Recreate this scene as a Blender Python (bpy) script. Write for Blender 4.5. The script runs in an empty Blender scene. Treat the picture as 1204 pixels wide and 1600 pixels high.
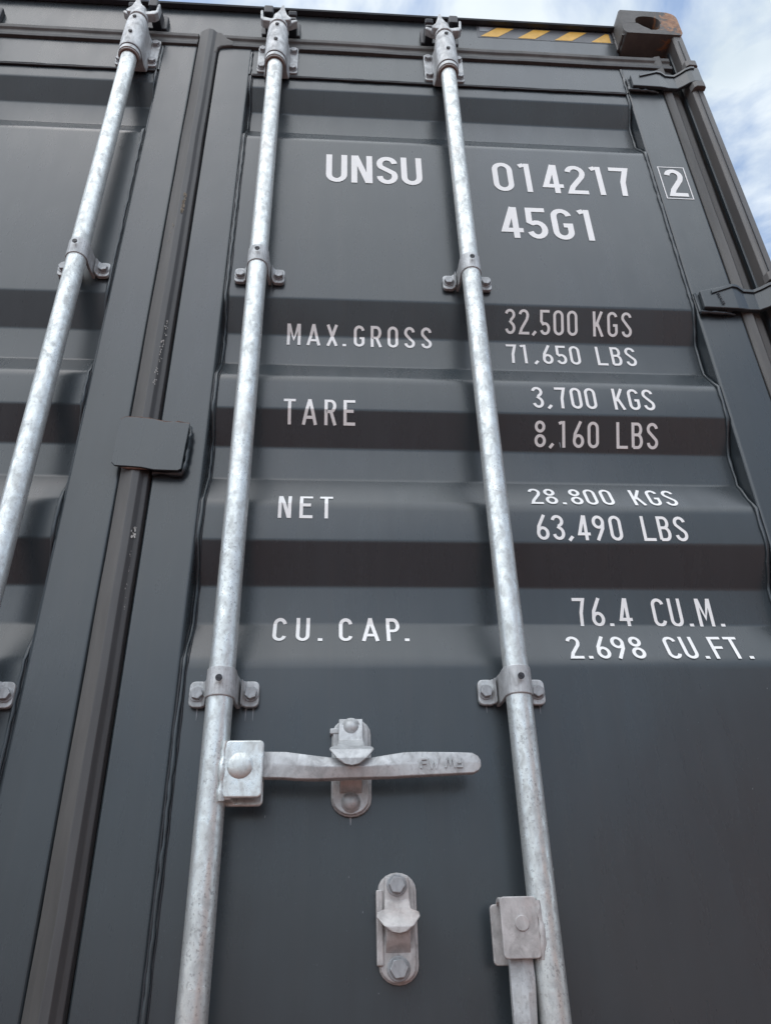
import bpy, bmesh, math, random
from mathutils import Vector, Matrix, noise
random.seed(7)
R = math.radians
sc = bpy.context.scene
COL = sc.collection

# ------------------------------------------------------------------ camera
cam_d = bpy.data.cameras.new('camera')
cam = bpy.data.objects.new('camera', cam_d)
COL.objects.link(cam)
def unit(v): return v.normalized()
F = 1219.0
Zc = unit(Vector((-55.0, 2040.0, -F)))
Xc = unit(Vector((18100.0, -240.0, -F)))
Xc = unit(Xc - Zc * Xc.dot(Zc))
Yc = Zc.cross(Xc)
m3 = Matrix((Xc, Yc, Zc))
cam.matrix_world = Matrix.Translation((0.317, -1.067, 0.763)) @ m3.to_4x4()
cam_d.sensor_fit = 'VERTICAL'
cam_d.sensor_height = 24.0
cam_d.lens = F / 1600.0 * 24.0
cam_d.clip_start = 0.05
cam_d.clip_end = 2000.0
sc.camera = cam

# ------------------------------------------------------------------ sky and sun
SUN_EL, SUN_AZ = R(64), R(220)         # to the left in front of the doors, behind thin cloud
W = bpy.data.worlds.new('World'); sc.world = W; W.use_nodes = True
nt = W.node_tree; nt.nodes.clear()
def N(tree, t, **kw):
    n = tree.nodes.new(t)
    for k, v in kw.items(): setattr(n, k, v)
    return n
out = N(nt, 'ShaderNodeOutputWorld'); bg = N(nt, 'ShaderNodeBackground'); bg.inputs[1].default_value = 0.12
sky = N(nt, 'ShaderNodeTexSky', sky_type='NISHITA'); sky.sun_disc = False
sky.sun_elevation = SUN_EL; sky.sun_rotation = SUN_AZ
sky.air_density = 1.0; sky.dust_density = 1.5
tc = N(nt, 'ShaderNodeTexCoord')
mp = N(nt, 'ShaderNodeMapping'); mp.inputs['Scale'].default_value = (1.0, 1.0, 1.5); mp.inputs['Location'].default_value = (0.35, 0.2, 0.0)
no = N(nt, 'ShaderNodeTexNoise'); no.inputs['Scale'].default_value = 4.6; no.inputs['Detail'].default_value = 7; no.inputs['Roughness'].default_value = 0.55; no.inputs['Distortion'].default_value = 0.4
rp = N(nt, 'ShaderNodeValToRGB'); rp.color_ramp.elements[0].position = 0.41; rp.color_ramp.elements[1].position = 0.55
n2 = N(nt, 'ShaderNodeTexNoise'); n2.inputs['Scale'].default_value = 5.5; n2.inputs['Detail'].default_value = 5
cr = N(nt, 'ShaderNodeValToRGB')
cr.color_ramp.elements[0].position = 0.3; cr.color_ramp.elements[0].color = (3.7, 4.3, 4.8, 1)
cr.color_ramp.elements[1].position = 0.7; cr.color_ramp.elements[1].color = (5.5, 5.9, 6.2, 1)
mx = N(nt, 'ShaderNodeMix', data_type='RGBA')
L = nt.links.new
bs = N(nt, 'ShaderNodeMix', data_type='RGBA', blend_type='ADD'); bs.inputs[0].default_value = 1.0
bs.inputs[7].default_value = (0.9, 1.15, 1.4, 1)     # thin haze veil over the blue
L(tc.outputs['Generated'], mp.inputs[0]); L(mp.outputs[0], no.inputs['Vector']); L(mp.outputs[0], n2.inputs['Vector'])
L(no.outputs[0], rp.inputs[0]); L(n2.outputs[0], cr.inputs[0]); L(sky.outputs[0], bs.inputs[6])
L(rp.outputs[0], mx.inputs[0]); L(bs.outputs[2], mx.inputs[6]); L(cr.outputs[0], mx.inputs[7])
L(mx.outputs[2], bg.inputs[0]); L(bg.outputs[0], out.inputs[0])

sd = bpy.data.lights.new('sun', 'SUN'); sd.energy = 1.35; sd.angle = R(95); sd.color = (0.985, 1.0, 0.99)
sun = bpy.data.objects.new('sun', sd); COL.objects.link(sun)
sdir = Vector((math.sin(SUN_AZ) * math.cos(SUN_EL), math.cos(SUN_AZ) * math.cos(SUN_EL), math.sin(SUN_EL)))
sun.rotation_euler = sdir.to_track_quat('Z', 'Y').to_euler()

sc.view_settings.view_transform = 'Standard'; sc.view_settings.look = 'None'
sc.view_settings.exposure = 0.6; sc.view_settings.gamma = 1.0; sc.view_settings.use_curve_mapping = False
sc.render.engine = 'CYCLES'
sc.cycles.max_bounces = 6; sc.cycles.use_denoising = True

# ------------------------------------------------------------------ materials
def mat(name):
    m = bpy.data.materials.new(name); m.use_nodes = True
    t = m.node_tree; b = t.nodes['Principled BSDF']
    return m, t, b
def noise_n(t, vec, scale, detail=4, rough=0.55, mapscale=None, loc=None, dist=0.0):
    src = vec
    if mapscale or loc:
        mp = N(t, 'ShaderNodeMapping')
        if mapscale: mp.inputs['Scale'].default_value = mapscale
        if loc: mp.inputs['Location'].default_value = loc
        t.links.new(vec, mp.inputs[0]); src = mp.outputs[0]
    n = N(t, 'ShaderNodeTexNoise'); n.inputs['Scale'].default_value = scale; n.inputs['Detail'].default_value = detail
    n.inputs['Roughness'].default_value = rough; n.inputs['Distortion'].default_value = dist
    t.links.new(src, n.inputs['Vector']); return n.outputs[0]
def ramp(t, fac, stops):
    r = N(t, 'ShaderNodeValToRGB'); e = r.color_ramp.elements
    e[0].position, e[0].color = stops[0][0], tuple(stops[0][1]) + (1,)
    e[1].position, e[1].color = stops[-1][0], tuple(stops[-1][1]) + (1,)
    for p, c in stops[1:-1]:
        x = e.new(p); x.color = tuple(c) + (1,)
    t.links.new(fac, r.inputs[0]); return r.outputs[0]
def mix(t, fac, a, b, mode='MIX'):
    m = N(t, 'ShaderNodeMix', data_type='RGBA', blend_type=mode)
    for sock, v in ((m.inputs[0], fac), (m.inputs[6], a), (m.inputs[7], b)):
        if isinstance(v, (int, float)): sock.default_value = v
        elif isinstance(v, tuple): sock.default_value = v + (1,) if len(v) == 3 else v
        else: t.links.new(v, sock)
    return m.outputs[2]
def bump(t, b, h, strength, dist):
    n = N(t, 'ShaderNodeBump'); n.inputs['Strength'].default_value = strength; n.inputs['Distance'].default_value = dist
    t.links.new(h, n.inputs['Height']); t.links.new(n.outputs[0], b.inputs['Normal'])
def g3(v): return (v, v, v)

def paint_mat(name, base, dirt, rough=(0.24, 0.33), dirt_lo=0.55):
    m, t, b = mat(name)
    v = N(t, 'ShaderNodeTexCoord').outputs['Object']
    streak = noise_n(t, v, 9.0, 5, 0.6, (6.0, 1.0, 0.35))
    cloud = noise_n(t, v, 2.4, 6, 0.6, loc=(3, 1, 2))
    speck = noise_n(t, v, 260.0, 2, 0.5)
    c = ramp(t, streak, [(0.3, tuple(x * 0.94 for x in base)), (0.7, tuple(x * 1.06 for x in base))])
    c = mix(t, ramp(t, cloud, [(dirt_lo, g3(0)), (0.85, g3(0.75))]), c, dirt)
    c = mix(t, ramp(t, speck, [(0.735, g3(0)), (0.78, g3(0.5))]), c, tuple(min(1, x * 3.2) for x in base))
    run = noise_n(t, v, 1.0, 6, 0.62, (46.0, 6.0, 1.7), loc=(2, 0, 5))      # rain run-off
    patch = noise_n(t, v, 1.6, 3, 0.5, loc=(8, 3, 1))
    mu = N(t, 'ShaderNodeMath', operation='MULTIPLY'); t.links.new(ramp(t, run, [(0.52, g3(0)), (0.72, g3(1))]), mu.inputs[0]); t.links.new(ramp(t, patch, [(0.42, g3(0.05)), (0.66, g3(0.75))]), mu.inputs[1])
    c = mix(t, mu.outputs[0], c, dirt)
    sc1 = noise_n(t, v, 1.0, 3, 0.5, (30.0, 30.0, 240.0), loc=(1, 1, 1), dist=1.5)
    mu2 = N(t, 'ShaderNodeMath', operation='MULTIPLY'); t.links.new(ramp(t, sc1, [(0.74, g3(0)), (0.78, g3(1))]), mu2.inputs[0]); t.links.new(ramp(t, patch, [(0.5, g3(0)), (0.6, g3(0.6))]), mu2.inputs[1])
    c = mix(t, mu2.outputs[0], c, tuple(min(1, x * 2.6) for x in base))
    t.links.new(c, b.inputs['Base Color'])
    r = ramp(t, noise_n(t, v, 6.0, 6, 0.65, (3.0, 1.0, 0.8)), [(0.3, g3(rough[0])), (0.7, g3(rough[1]))])
    t.links.new(r, b.inputs['Roughness'])
    b.inputs['IOR'].default_value = 1.60
    n1 = noise_n(t, v, 7.0, 2, 0.4, (1.0, 1.0, 0.6)); nf = noise_n(t, v, 420.0, 2, 0.5)
    ad = N(t, 'ShaderNodeMath', operation='MULTIPLY_ADD'); ad.inputs[1].default_value = 0.007
    t.links.new(nf, ad.inputs[0]); t.links.new(n1, ad.inputs[2])
    bump(t, b, ad.outputs[0], 0.4, 0.006)
    return m
PAINT = paint_mat('charcoal_paint', (0.034, 0.044, 0.051), (0.046, 0.052, 0.056))
PAINT_DIRTY = paint_mat('dusty_charcoal_paint', (0.082, 0.080, 0.080), (0.14, 0.125, 0.11), (0.4, 0.6), 0.42)
PAINT_SIDE = PAINT

def galv_mat(name, base, dark, warm, amount, rough=(0.38, 0.6), metal=0.35, sc_=1.0):
    m, t, b = mat(name)
    tcn = N(t, 'ShaderNodeTexCoord'); v = tcn.outputs['Object']
    mott = noise_n(t, v, 46 * sc_, 6, 0.68, (1.25, 1.25, 0.8), dist=0.5)
    c = ramp(t, mott, [(0.36, tuple(x * 0.74 for x in base)), (0.5, tuple(x * 0.97 for x in base)), (0.62, tuple(min(1, x * 1.14) for x in base))])
    fine = noise_n(t, v, 230 * sc_, 3, 0.6, (1.1, 1.1, 0.9), loc=(4, 4, 4))
    big = noise_n(t, v, 9 * sc_, 3, 0.6, (1, 1, 0.6), loc=(9, 2, 1))
    mul = N(t, 'ShaderNodeMath', operation='MULTIPLY')
    f1 = ramp(t, fine, [(0.57, g3(0)), (0.64, g3(1))]); f2 = ramp(t, big, [(0.36, g3(0.1)), (0.62, g3(amount))])
    t.links.new(f1, mul.inputs[0]); t.links.new(f2, mul.inputs[1])
    c = mix(t, mul.outputs[0], c, dark)
    w = noise_n(t, v, 14, 4, 0.6, loc=(1, 7, 3))
    c = mix(t, ramp(t, w, [(0.54, g3(0)), (0.78, g3(0.5))]), c, warm)
    t.links.new(c, b.inputs['Base Color'])
    b.inputs['Metallic'].default_value = metal
    t.links.new(ramp(t, mott, [(0.35, g3(rough[1])), (0.65, g3(rough[0]))]), b.inputs['Roughness'])
    bump(t, b, mott, 0.25, 0.002)
    return m
GALV = galv_mat('galvanised_pipe', (0.64, 0.67, 0.66), (0.30, 0.31, 0.31), (0.54, 0.51, 0.48), 0.75, (0.26, 0.55), metal=0.65, sc_=1.25)
CAST = galv_mat('galvanised_casting', (0.50, 0.515, 0.52), (0.26, 0.26, 0.26), (0.46, 0.42, 0.39), 0.5, (0.42, 0.62), 0.4)
BOLT = galv_mat('dull_bolt_zinc', (0.36, 0.37, 0.38), (0.18, 0.18, 0.18), (0.34, 0.29, 0.26), 0.5, (0.4, 0.6), 0.4)
PINK = galv_mat('weathered_casting', (0.50, 0.485, 0.475), (0.28, 0.26, 0.25), (0.50, 0.36, 0.32), 0.5, (0.45, 0.65), 0.3)

def simple(name, col, rough=0.6, var=0.25, scale=30, metal=0.0, dist=0.001, msc=None):
    m, t, b = mat(name)
    v = N(t, 'ShaderNodeTexCoord').outputs['Object']
    n = noise_n(t, v, scale, 5, 0.6, msc)
    t.links.new(ramp(t, n, [(0.3, tuple(x * (1 - var) for x in col)), (0.7, tuple(min(1, x * (1 + var)) for x in col))]), b.inputs['Base Color'])
    b.inputs['Roughness'].default_value = rough; b.inputs['Metallic'].default_value = metal
    bump(t, b, n, 0.3, dist)
    return m
BLACK = simple('black_steel', (0.022, 0.022, 0.028), 0.45)
DARK = simple('dark_cavity_steel', (0.02, 0.02, 0.022), 0.8)
SEAL = simple('dark_sealant', (0.018, 0.02, 0.025), 0.5)
SEAL_GREY = simple('shaded_lip_paint', (0.028, 0.032, 0.038), 0.5)  # roof lip colour, darkened to carry the shade of its underside
RUBBER = simple('dusty_rubber', (0.100, 0.098, 0.094), 0.6, 0.42, 3.5, 0, 0.0006, (4, 4, 0.5))
RUBBER_DARK = simple('dark_rubber', (0.040, 0.039, 0.040), 0.5, 0.3, 8, 0, 0.0006, (4, 4, 0.5))  # darkest rubber tone, for right-hand and lower seal faces
RUBBER_MID = simple('overpainted_rubber', (0.075, 0.076, 0.077), 0.5, 0.2, 8, 0, 0.0006, (4, 4, 0.5))
LETTER = simple('white_decal', (0.93, 0.93, 0.915), 0.45, 0.05, 12, 0, 0.0002)
YELLOW = simple('yellow_reflective_tape', (0.78, 0.46, 0.08), 0.5, 0.12, 60)
TAPE = simple('dark_reflective_tape', (0.10, 0.105, 0.115), 0.4, 0.2, 30)
SILVER = simple('silver_tape', (0.26, 0.28, 0.30), 0.4, 0.2, 60)
RUST = simple('rust', (0.13, 0.07, 0.05), 0.85, 0.4, 60)
CHIP = simple('bare_scratch', (0.50, 0.49, 0.46), 0.6, 0.3, 200)
TAN = simple('tan_scuff', (0.27, 0.225, 0.17), 0.8, 0.3, 200)

def casting_mat():
    m, t, b = mat('rusty_painted_casting')
    v = N(t, 'ShaderNodeTexCoord').outputs['Object']
    base = ramp(t, noise_n(t, v, 16, 6, 0.6), [(0.3, (0.080, 0.079, 0.077)), (0.7, (0.155, 0.150, 0.143))])
    sep = N(t, 'ShaderNodeSeparateXYZ'); t.links.new(v, sep.inputs[0])
    mr = N(t, 'ShaderNodeMapRange'); mr.inputs[1].default_value = 1.09; mr.inputs[2].default_value = 1.20; mr.inputs[3].default_value = -0.22; mr.inputs[4].default_value = 0.17
    t.links.new(sep.outputs[0], mr.inputs[0])
    ad = N(t, 'ShaderNodeMath', operation='ADD'); t.links.new(noise_n(t, v, 24, 7, 0.7, dist=1.0), ad.inputs[0]); t.links.new(mr.outputs[0], ad.inputs[1])
    rustc = ramp(t, noise_n(t, v, 60, 6, 0.7), [(0.3, (0.16, 0.07, 0.035)), (0.7, (0.50, 0.27, 0.14))])
    c = mix(t, ramp(t, ad.outputs[0], [(0.53, g3(0)), (0.60, g3(1))]), base, rustc)
    t.links.new(c, b.inputs['Base Color']); b.inputs['Roughness'].default_value = 0.62
    bump(t, b, noise_n(t, v, 120, 6, 0.7), 0.4, 0.002)
    return m
CASTING = casting_mat()

def ground_mat():
    m, t, b = mat('yard_ground')
    v = N(t, 'ShaderNodeTexCoord').outputs['Object']
    a = noise_n(t, v, 0.6, 8, 0.65); f = noise_n(t, v, 40, 6, 0.7)
    c = mix(t, 0.5, ramp(t, a, [(0.3, (0.17, 0.075, 0.055)), (0.7, (0.23, 0.11, 0.085))]), ramp(t, f, [(0.3, (0.11, 0.05, 0.036)), (0.7, (0.25, 0.13, 0.10))]))
    t.links.new(c, b.inputs['Base Color']); b.inputs['Roughness'].default_value = 0.9
    bump(t, b, f, 0.5, 0.01)
    return m
GROUND = ground_mat()

# ------------------------------------------------------------------ object helpers
def link(name, me, m, parent=None, label=None, bevel=0.0, seg=2, smooth=False, angle=40):
    o = bpy.data.objects.new(name, me); COL.objects.link(o)
    if m is not None and not me.materials: me.materials.append(m)
    if parent is not None: o.parent = parent
    if label: o['label'] = label
    if smooth:
        for p in me.polygons: p.use_smooth = True
        es = me.edges
        bm = bmesh.new(); bm.from_mesh(me)
        ca = math.radians(angle)
        for e in bm.edges:
            if len(e.link_faces) == 2 and e.link_faces[0].normal.angle(e.link_faces[1].normal, 0) > ca: e.smooth = False
        bm.to_mesh(me); bm.free()
    if bevel > 0:
        md = o.modifiers.new('bevel', 'BEVEL'); md.width = bevel; md.segments = seg; md.limit_method = 'ANGLE'; md.angle_limit = R(35)
    return o
def bm_obj(name, bm, m, parent=None, fix=True, **kw):
    if fix: bmesh.ops.recalc_face_normals(bm, faces=bm.faces)
    me = bpy.data.meshes.new(name); bm.to_mesh(me); bm.free()
    return link(name, me, m, parent, **kw)
def add_box(bm, x0, x1, y0, y1, z0, z1):
    vs = [bm.verts.new(p) for p in ((x0,y0,z0),(x1,y0,z0),(x1,y1,z0),(x0,y1,z0),(x0,y0,z1),(x1,y0,z1),(x1,y1,z1),(x0,y1,z1))]
    for f in ((0,1,5,4),(1,2,6,5),(2,3,7,6),(3,0,4,7),(4,5,6,7),(3,2,1,0)): bm.faces.new([vs[i] for i in f])
def add_prism(bm, pts, axis, a, b):
    """pts 2D outline; axis 'y': pts are (x,z), extruded in y; axis 'z': pts are (x,y); axis 'x': pts are (y,z)"""
    def P(p, t): return {'y': (p[0], t, p[1]), 'z': (p[0], p[1], t), 'x': (t, p[0], p[1])}[axis]
    A = [bm.verts.new(P(p, a)) for p in pts]; B = [bm.verts.new(P(p, b)) for p in pts]
    n = len(pts)
    for i in range(n): bm.faces.new((A[i], A[(i+1) % n], B[(i+1) % n], B[i]))
    bm.faces.new(A); bm.faces.new(B[::-1])
def add_cyl(bm, c, r, h, axis='z', n=24, r2=None):
    """cylinder starting at c going +h along the axis"""
    r2 = r if r2 is None else r2
    def P(u, v, t): return {'z': (c[0]+u, c[1]+v, c[2]+t), 'y': (c[0]+u, c[1]+t, c[2]+v), 'x': (c[0]+t, c[1]+u, c[2]+v)}[axis]
    A = []; B = []
    for i in range(n):
        a = 2*math.pi*i/n
        A.append(bm.verts.new(P(r*math.cos(a), r*math.sin(a), 0))); B.append(bm.verts.new(P(r2*math.cos(a), r2*math.sin(a), h)))
    for i in range(n): bm.faces.new((A[i], A[(i+1) % n], B[(i+1) % n], B[i]))
    bm.faces.new(A); bm.faces.new(B[::-1])
def rrect(x0, x1, z0, z1, r, n=4):
    pts = []
    for cx, cz, a0 in ((x1-r, z1-r, 0), (x0+r, z1-r, 90), (x0+r, z0+r, 180), (x1-r, z0+r, 270)):
        for i in range(n+1):
            a = R(a0 + 90*i/n); pts.append((cx + r*math.cos(a), cz + r*math.sin(a)))
    return pts
def loft(bm, rings, cap=True):
    vr = [[bm.verts.new(p) for p in ring] for ring in rings]
    n = len(vr[0])
    for a, b in zip(vr, vr[1:]):
        for i in range(n): bm.faces.new((a[i], a[(i+1) % n], b[(i+1) % n], b[i]))
    if cap: bm.faces.new(vr[0]); bm.faces.new(vr[-1][::-1])
def bead(bm, pts, r, step=0.012, wob=0.35, n=6):
    """a wobbly weld bead along a polyline"""
    path = []
    for a, b in zip(pts, pts[1:]):
        a, b = Vector(a), Vector(b); k = max(1, int((b-a).length/step))
        for i in range(k): path.append(a.lerp(b, i/k))
    path.append(Vector(pts[-1]))
    rings = []
    for i, p in enumerate(path):
        t = (path[min(i+1, len(path)-1)] - path[max(i-1, 0)]).normalized()
        u = t.orthogonal().normalized(); w = t.cross(u)
        rr = r * (1 + wob*(random.random()-0.5)*2); j = Vector((random.uniform(-1,1), 0, random.uniform(-1,1)))*r*0.25
        rings.append([tuple(p + j + (u*math.cos(2*math.pi*k/n) + w*math.sin(2*math.pi*k/n))*rr) for k in range(n)])
    loft(bm, rings)

# ------------------------------------------------------------------ setting: the ground
bm = bmesh.new()
bmesh.ops.create_grid(bm, x_segments=8, y_segments=8, size=400)
g = bm_obj('ground', bm, GROUND); g['kind'] = 'structure'

# ------------------------------------------------------------------ the container
box = bpy.data.objects.new('shipping_container', None); COL.objects.link(box)
box['label'] = 'charcoal grey shipping container with galvanised locking bars and white weight markings on its doors'
box['category'] = 'shipping container'

YO, YR = 0.003, 0.034
PROF = [(2.597,YO),(2.558,YO),(2.503,YR),(2.433,YR),(2.370,YO),(1.876,YO),(1.807,YR),(1.735,YR),(1.680,YO),(1.610,YO),(1.548,YR),(1.484,YR),
        (1.418,YO),(1.351,YO),(1.286,YR),(1.223,YR),(1.154,YO),(0.640,YO),(0.575,YR),(0.510,YR),(0.445,YO),(0.26,YO)]
def filleted(prof, tl=0.007, n=5):
    o = [prof[0]]
    for a, p, b in zip(prof, prof[1:], prof[2:]):
        A, Pp, B = Vector(a), Vector(p), Vector(b)
        tl = 0.012 if a[1] > p[1] else 0.0040      # soft where a ledge meets the outer face, tight elsewhere
        s = Pp + (A-Pp).normalized()*tl; e = Pp + (B-Pp).normalized()*tl
        for i in range(n+1):
            t = i/n; q = s*(1-t)**2 + Pp*2*t*(1-t) + e*t*t
            o.append((q.x, q.y))
    o.append(prof[-1]); return o
FP = filleted(PROF)

def door_panel(x0, x1):
    bm = bmesh.new(); k = max(2, int((x1-x0)/0.05)); rows = []
    for z, y in FP:
        rows.append([bm.verts.new((x0+(x1-x0)*i/k, y, z)) for i in range(k+1)])
    for a, b in zip(rows, rows[1:]):
        for i in range(k): bm.faces.new((b[i], b[i+1], a[i+1], a[i]))
    me_f = list(bm.faces)
    return bm_obj('door_panel', bm, PAINT, box, fix=False, smooth=True, angle=20)
door_panel(0.104, 1.026); door_panel(-1.105, -0.101)

def door_frame(xa, xb, wa, wb):
    """vertical tubes at both sides, tubes across the top and bottom"""
    bm = bmesh.new()
    add_box(bm, xa, xa+wa, 0.0, 0.052, 0.16, 2.712); add_box(bm, xb-wb, xb, 0.0, 0.052, 0.16, 2.712)
    add_box(bm, xa+wa+0.0002, xb-wb-0.0002, 0.0015, 0.052, 2.600, 2.710); add_box(bm, xa+wa+0.0002, xb-wb-0.0002, 0.0015, 0.052, 0.17, 0.262)
    return bm_obj('door_frame', bm, PAINT, box, bevel=0.005, seg=4)
door_frame(0.026, 1.112, 0.081, 0.090)
door_frame(-1.190, -0.024, 0.090, 0.081)

# weld beads and sealant where panel and frame meet, following the corrugation
def weld_runs(xl, xr):
    bm = bmesh.new()
    for x, s in ((xl, 1), (xr, -1)):
        bead(bm, [(x + s*0.0035, y-0.0015, z) for z, y in PROF], 0.0030, 0.014, 0.30)
    bm_obj('weld_bead', bm, PAINT, box, smooth=True, angle=80)
    bm = bmesh.new()
    bead(bm, [(xl + 0.0002, y-0.0012, z) for z, y in PROF], 0.0022, 0.014, 0.25)
    bead(bm, [(xl + 0.0075, y+0.0004, z) for z, y in PROF], 0.0016, 0.02, 0.3)
    bead(bm, [(xr - 0.0004, y-0.0002, z) for z, y in PROF], 0.0009, 0.02, 0.5)
    bead(bm, [(xl+0.004, 0.0005, 2.5975), (xr-0.004, 0.0005, 2.5975)], 0.0030, 0.03, 0.18)
    bm_obj('sealant_line', bm, SEAL, box, smooth=True, angle=80)
    bm = bmesh.new()
    bead(bm, [(xl+0.006, 0.0010, 2.6035), (xr-0.006, 0.0010, 2.6035)], 0.0030, 0.03, 0.2)
    for x in (xl, xr): bead(bm, [(x, 0.0015, 2.603), (x, 0.0015, 2.702)], 0.0034, 0.01, 0.3)
    bm_obj('weld_bead', bm, PAINT, box, smooth=True, angle=80)
weld_runs(0.1075, 1.0215); weld_runs(-1.0995, -0.1055)

# ---- rubber gaskets
def gasket(pts, a, b, axis, depth_pts, mats=None):
    bm = bmesh.new()
    k = max(2, int(abs(b-a)/0.06)); rings = []
    full = pts + depth_pts
    for i in range(k+1):
        t = a + (b-a)*i/k; w = 0.0012*noise.noise(Vector((t*7, 0.3, len(full)))) ; w2 = 0.0012*noise.noise(Vector((t*9, 5.3, 1)))
        if axis == 'z': rings.append([(p[0]+w, p[1]+w2, t) for p in full])
        else: rings.append([(t, p[0]+w2, p[1]+w) for p in full])
    loft(bm, rings)
    if mats:
        n_ = len(full)
        for q, f in enumerate(bm.faces):
            if q < k*n_: f.material_index = mats[q % n_] if (q % n_) < len(mats) else 0
    o = bm_obj('door_gasket', bm, None, box, smooth=False)
    for m in (RUBBER, RUBBER_MID, RUBBER_DARK): o.data.materials.append(m)
    for p in o.data.polygons: p.use_smooth = False
    md = o.modifiers.new('bevel', 'BEVEL'); md.width = 0.0012; md.segments = 3; md.limit_method = 'ANGLE'; md.angle_limit = R(14)
    return o
gasket([(-0.0230, 0.001), (-0.0215, -0.0050), (-0.0130, -0.0095), (0.0000, -0.0150), (0.0105, -0.0125), (0.0165, -0.0070), (0.0235, -0.0050), (0.0250, 0.002)], 0.17, 2.766, 'z', [(0.0245, 0.03), (-0.023, 0.03)], [0, 0, 0, 1, 2, 2, 2, 0])
gasket([(1.1125, 0.000), (1.117, -0.004), (1.130, -0.0065), (1.1335, -0.001), (1.137, 0.002), (1.151, 0.004), (1.158, 0.010), (1.162, 0.022)], 0.17, 2.765, 'z', [(1.160, 0.045), (1.113, 0.045)], [0, 0, 1, 1, 0, 1, 2, 2])
for xa, xb in ((0.0265, 1.155), (-1.155, -0.0250)):
    gasket([(0.020, 2.769), (0.001, 2.764), (-0.0045, 2.757), (-0.0040, 2.746), (0.0005, 2.741), (-0.0005, 2.727), (-0.0060, 2.721), (-0.0045, 2.711), (0.006, 2.7075)], xa, xb, 'x', [(0.05, 2.7075), (0.05, 2.769)], [0, 0, 0, 0, 0, 1, 1, 2, 2])
bm = bmesh.new(); add_prism(bm, [(0.004, 2.768), (0.004, 2.680), (0.0235, 2.676), (0.0265, 2.696), (0.033, 2.7045), (0.046, 2.708), (0.062, 2.7105), (0.062, 2.730), (0.045, 2.742), (0.030, 2.766)], 'y', -0.0062, 0.02)
bm_obj('gasket_corner', bm, RUBBER, box, bevel=0.004, seg=4)

# ---- header rail, roof edge, side walls, floor sill
bm = bmesh.new(); add_box(bm, -1.045, 1.0435, 0.020, 0.12, 2.7690, 2.920)
bm_obj('header_rail', bm, PAINT, box, bevel=0.003)
bm = bmesh.new(); add_prism(bm, [(0.006, 2.9120), (0.004, 2.9165), (0.008, 2.9235), (0.125, 2.9235), (0.125, 2.9205), (0.018, 2.9205), (0.018, 2.9120)], 'x', -1.043, 1.043)
bm_obj('roof_lip', bm, SEAL_GREY, box)
bm = bmesh.new(); k = 60; ya, yb = 0.125, 12.0
for i in range(k):
    y0 = ya+(yb-ya)*i/k; y1 = ya+(yb-ya)*(i+1)/k; d = (y1-y0)
    for (s, za), (e, zb) in (((0,2.90),(.3,2.90)),((.3,2.90),(.4,2.915)),((.4,2.915),(.9,2.915)),((.9,2.915),(1,2.90))):
        v = [bm.verts.new(p) for p in ((-1.15, y0+s*d, za), (1.15, y0+s*d, za), (1.15, y0+e*d, zb), (-1.15, y0+e*d, zb))]; bm.faces.new(v)
bm_obj('roof', bm, PAINT, box)
for sgn in (1, -1):
    bm = bmesh.new(); k = 42
    for i in range(k):
        y0 = 0.17+(12.0-0.17)*i/k; d = (12.0-0.17)/k
        for (s, xa), (e, xb) in (((0,1.190),(.26,1.190)),((.26,1.190),(.5,1.155)),((.5,1.155),(.76,1.155)),((.76,1.155),(1,1.190))):
            v = [bm.verts.new(p) for p in ((sgn*xa, y0+s*d, 0.16), (sgn*xb, y0+e*d, 0.16), (sgn*xb, y0+e*d, 2.84), (sgn*xa, y0+s*d, 2.84))]; bm.faces.new(v)
    bm_obj('side_wall', bm, PAINT, box)
    bm = bmesh.new()
    x0, x1 = sorted((sgn*1.14, sgn*1.196))
    add_box(bm, x0, x1, 0.135, 12.05, 2.842, 2.918); add_box(bm, x0, x1, 0.135, 12.05, 0.05, 0.158)
    bm_obj('side_rail', bm, PAINT, box, bevel=0.004)
bm = bmesh.new(); add_box(bm, -1.045, 1.045, 0.005, 0.14, 0.02, 0.155); bm_obj('door_sill', bm, PAINT, box, bevel=0.004)
bm = bmesh.new(); add_box(bm, -1.15, 1.15, 12.0, 12.06, 0.05, 2.90); bm_obj('front_wall', bm, PAINT, box)

# ---- corner posts
for sgn in (1, -1):
    bm = bmesh.new()
    prof = [(1.1975, -0.022), (1.1935, -0.026), (1.1735, -0.026), (1.1690, -0.022), (1.1690, 0.060), (1.120, 0.060), (1.120, 0.074), (1.1975, 0.074)]
    add_prism(bm, [(sgn*x, y) for x, y in prof], 'z', 0.118, 2.823)
    bm_obj('corner_post', bm, PAINT_DIRTY, box, bevel=0.0015)
    bm = bmesh.new()       # narrow lip and seam running down the inside of the post
    add_prism(bm, [(sgn*x, y) for x, y in [(1.1655, 0.004), (1.1690, 0.003), (1.1690, 0.012), (1.1655, 0.012)]], 'z', 0.12, 2.80)
    bm_obj('post_flange', bm, PAINT, box)
    bm = bmesh.new()
    add_prism(bm, [(sgn*x, y) for x, y in [(1.1800, -0.0262), (1.1816, -0.0262), (1.1816, -0.0276), (1.1800, -0.0276)]], 'z', 0.12, 2.80)
    bm_obj('post_seam', bm, SEAL, box)

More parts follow.
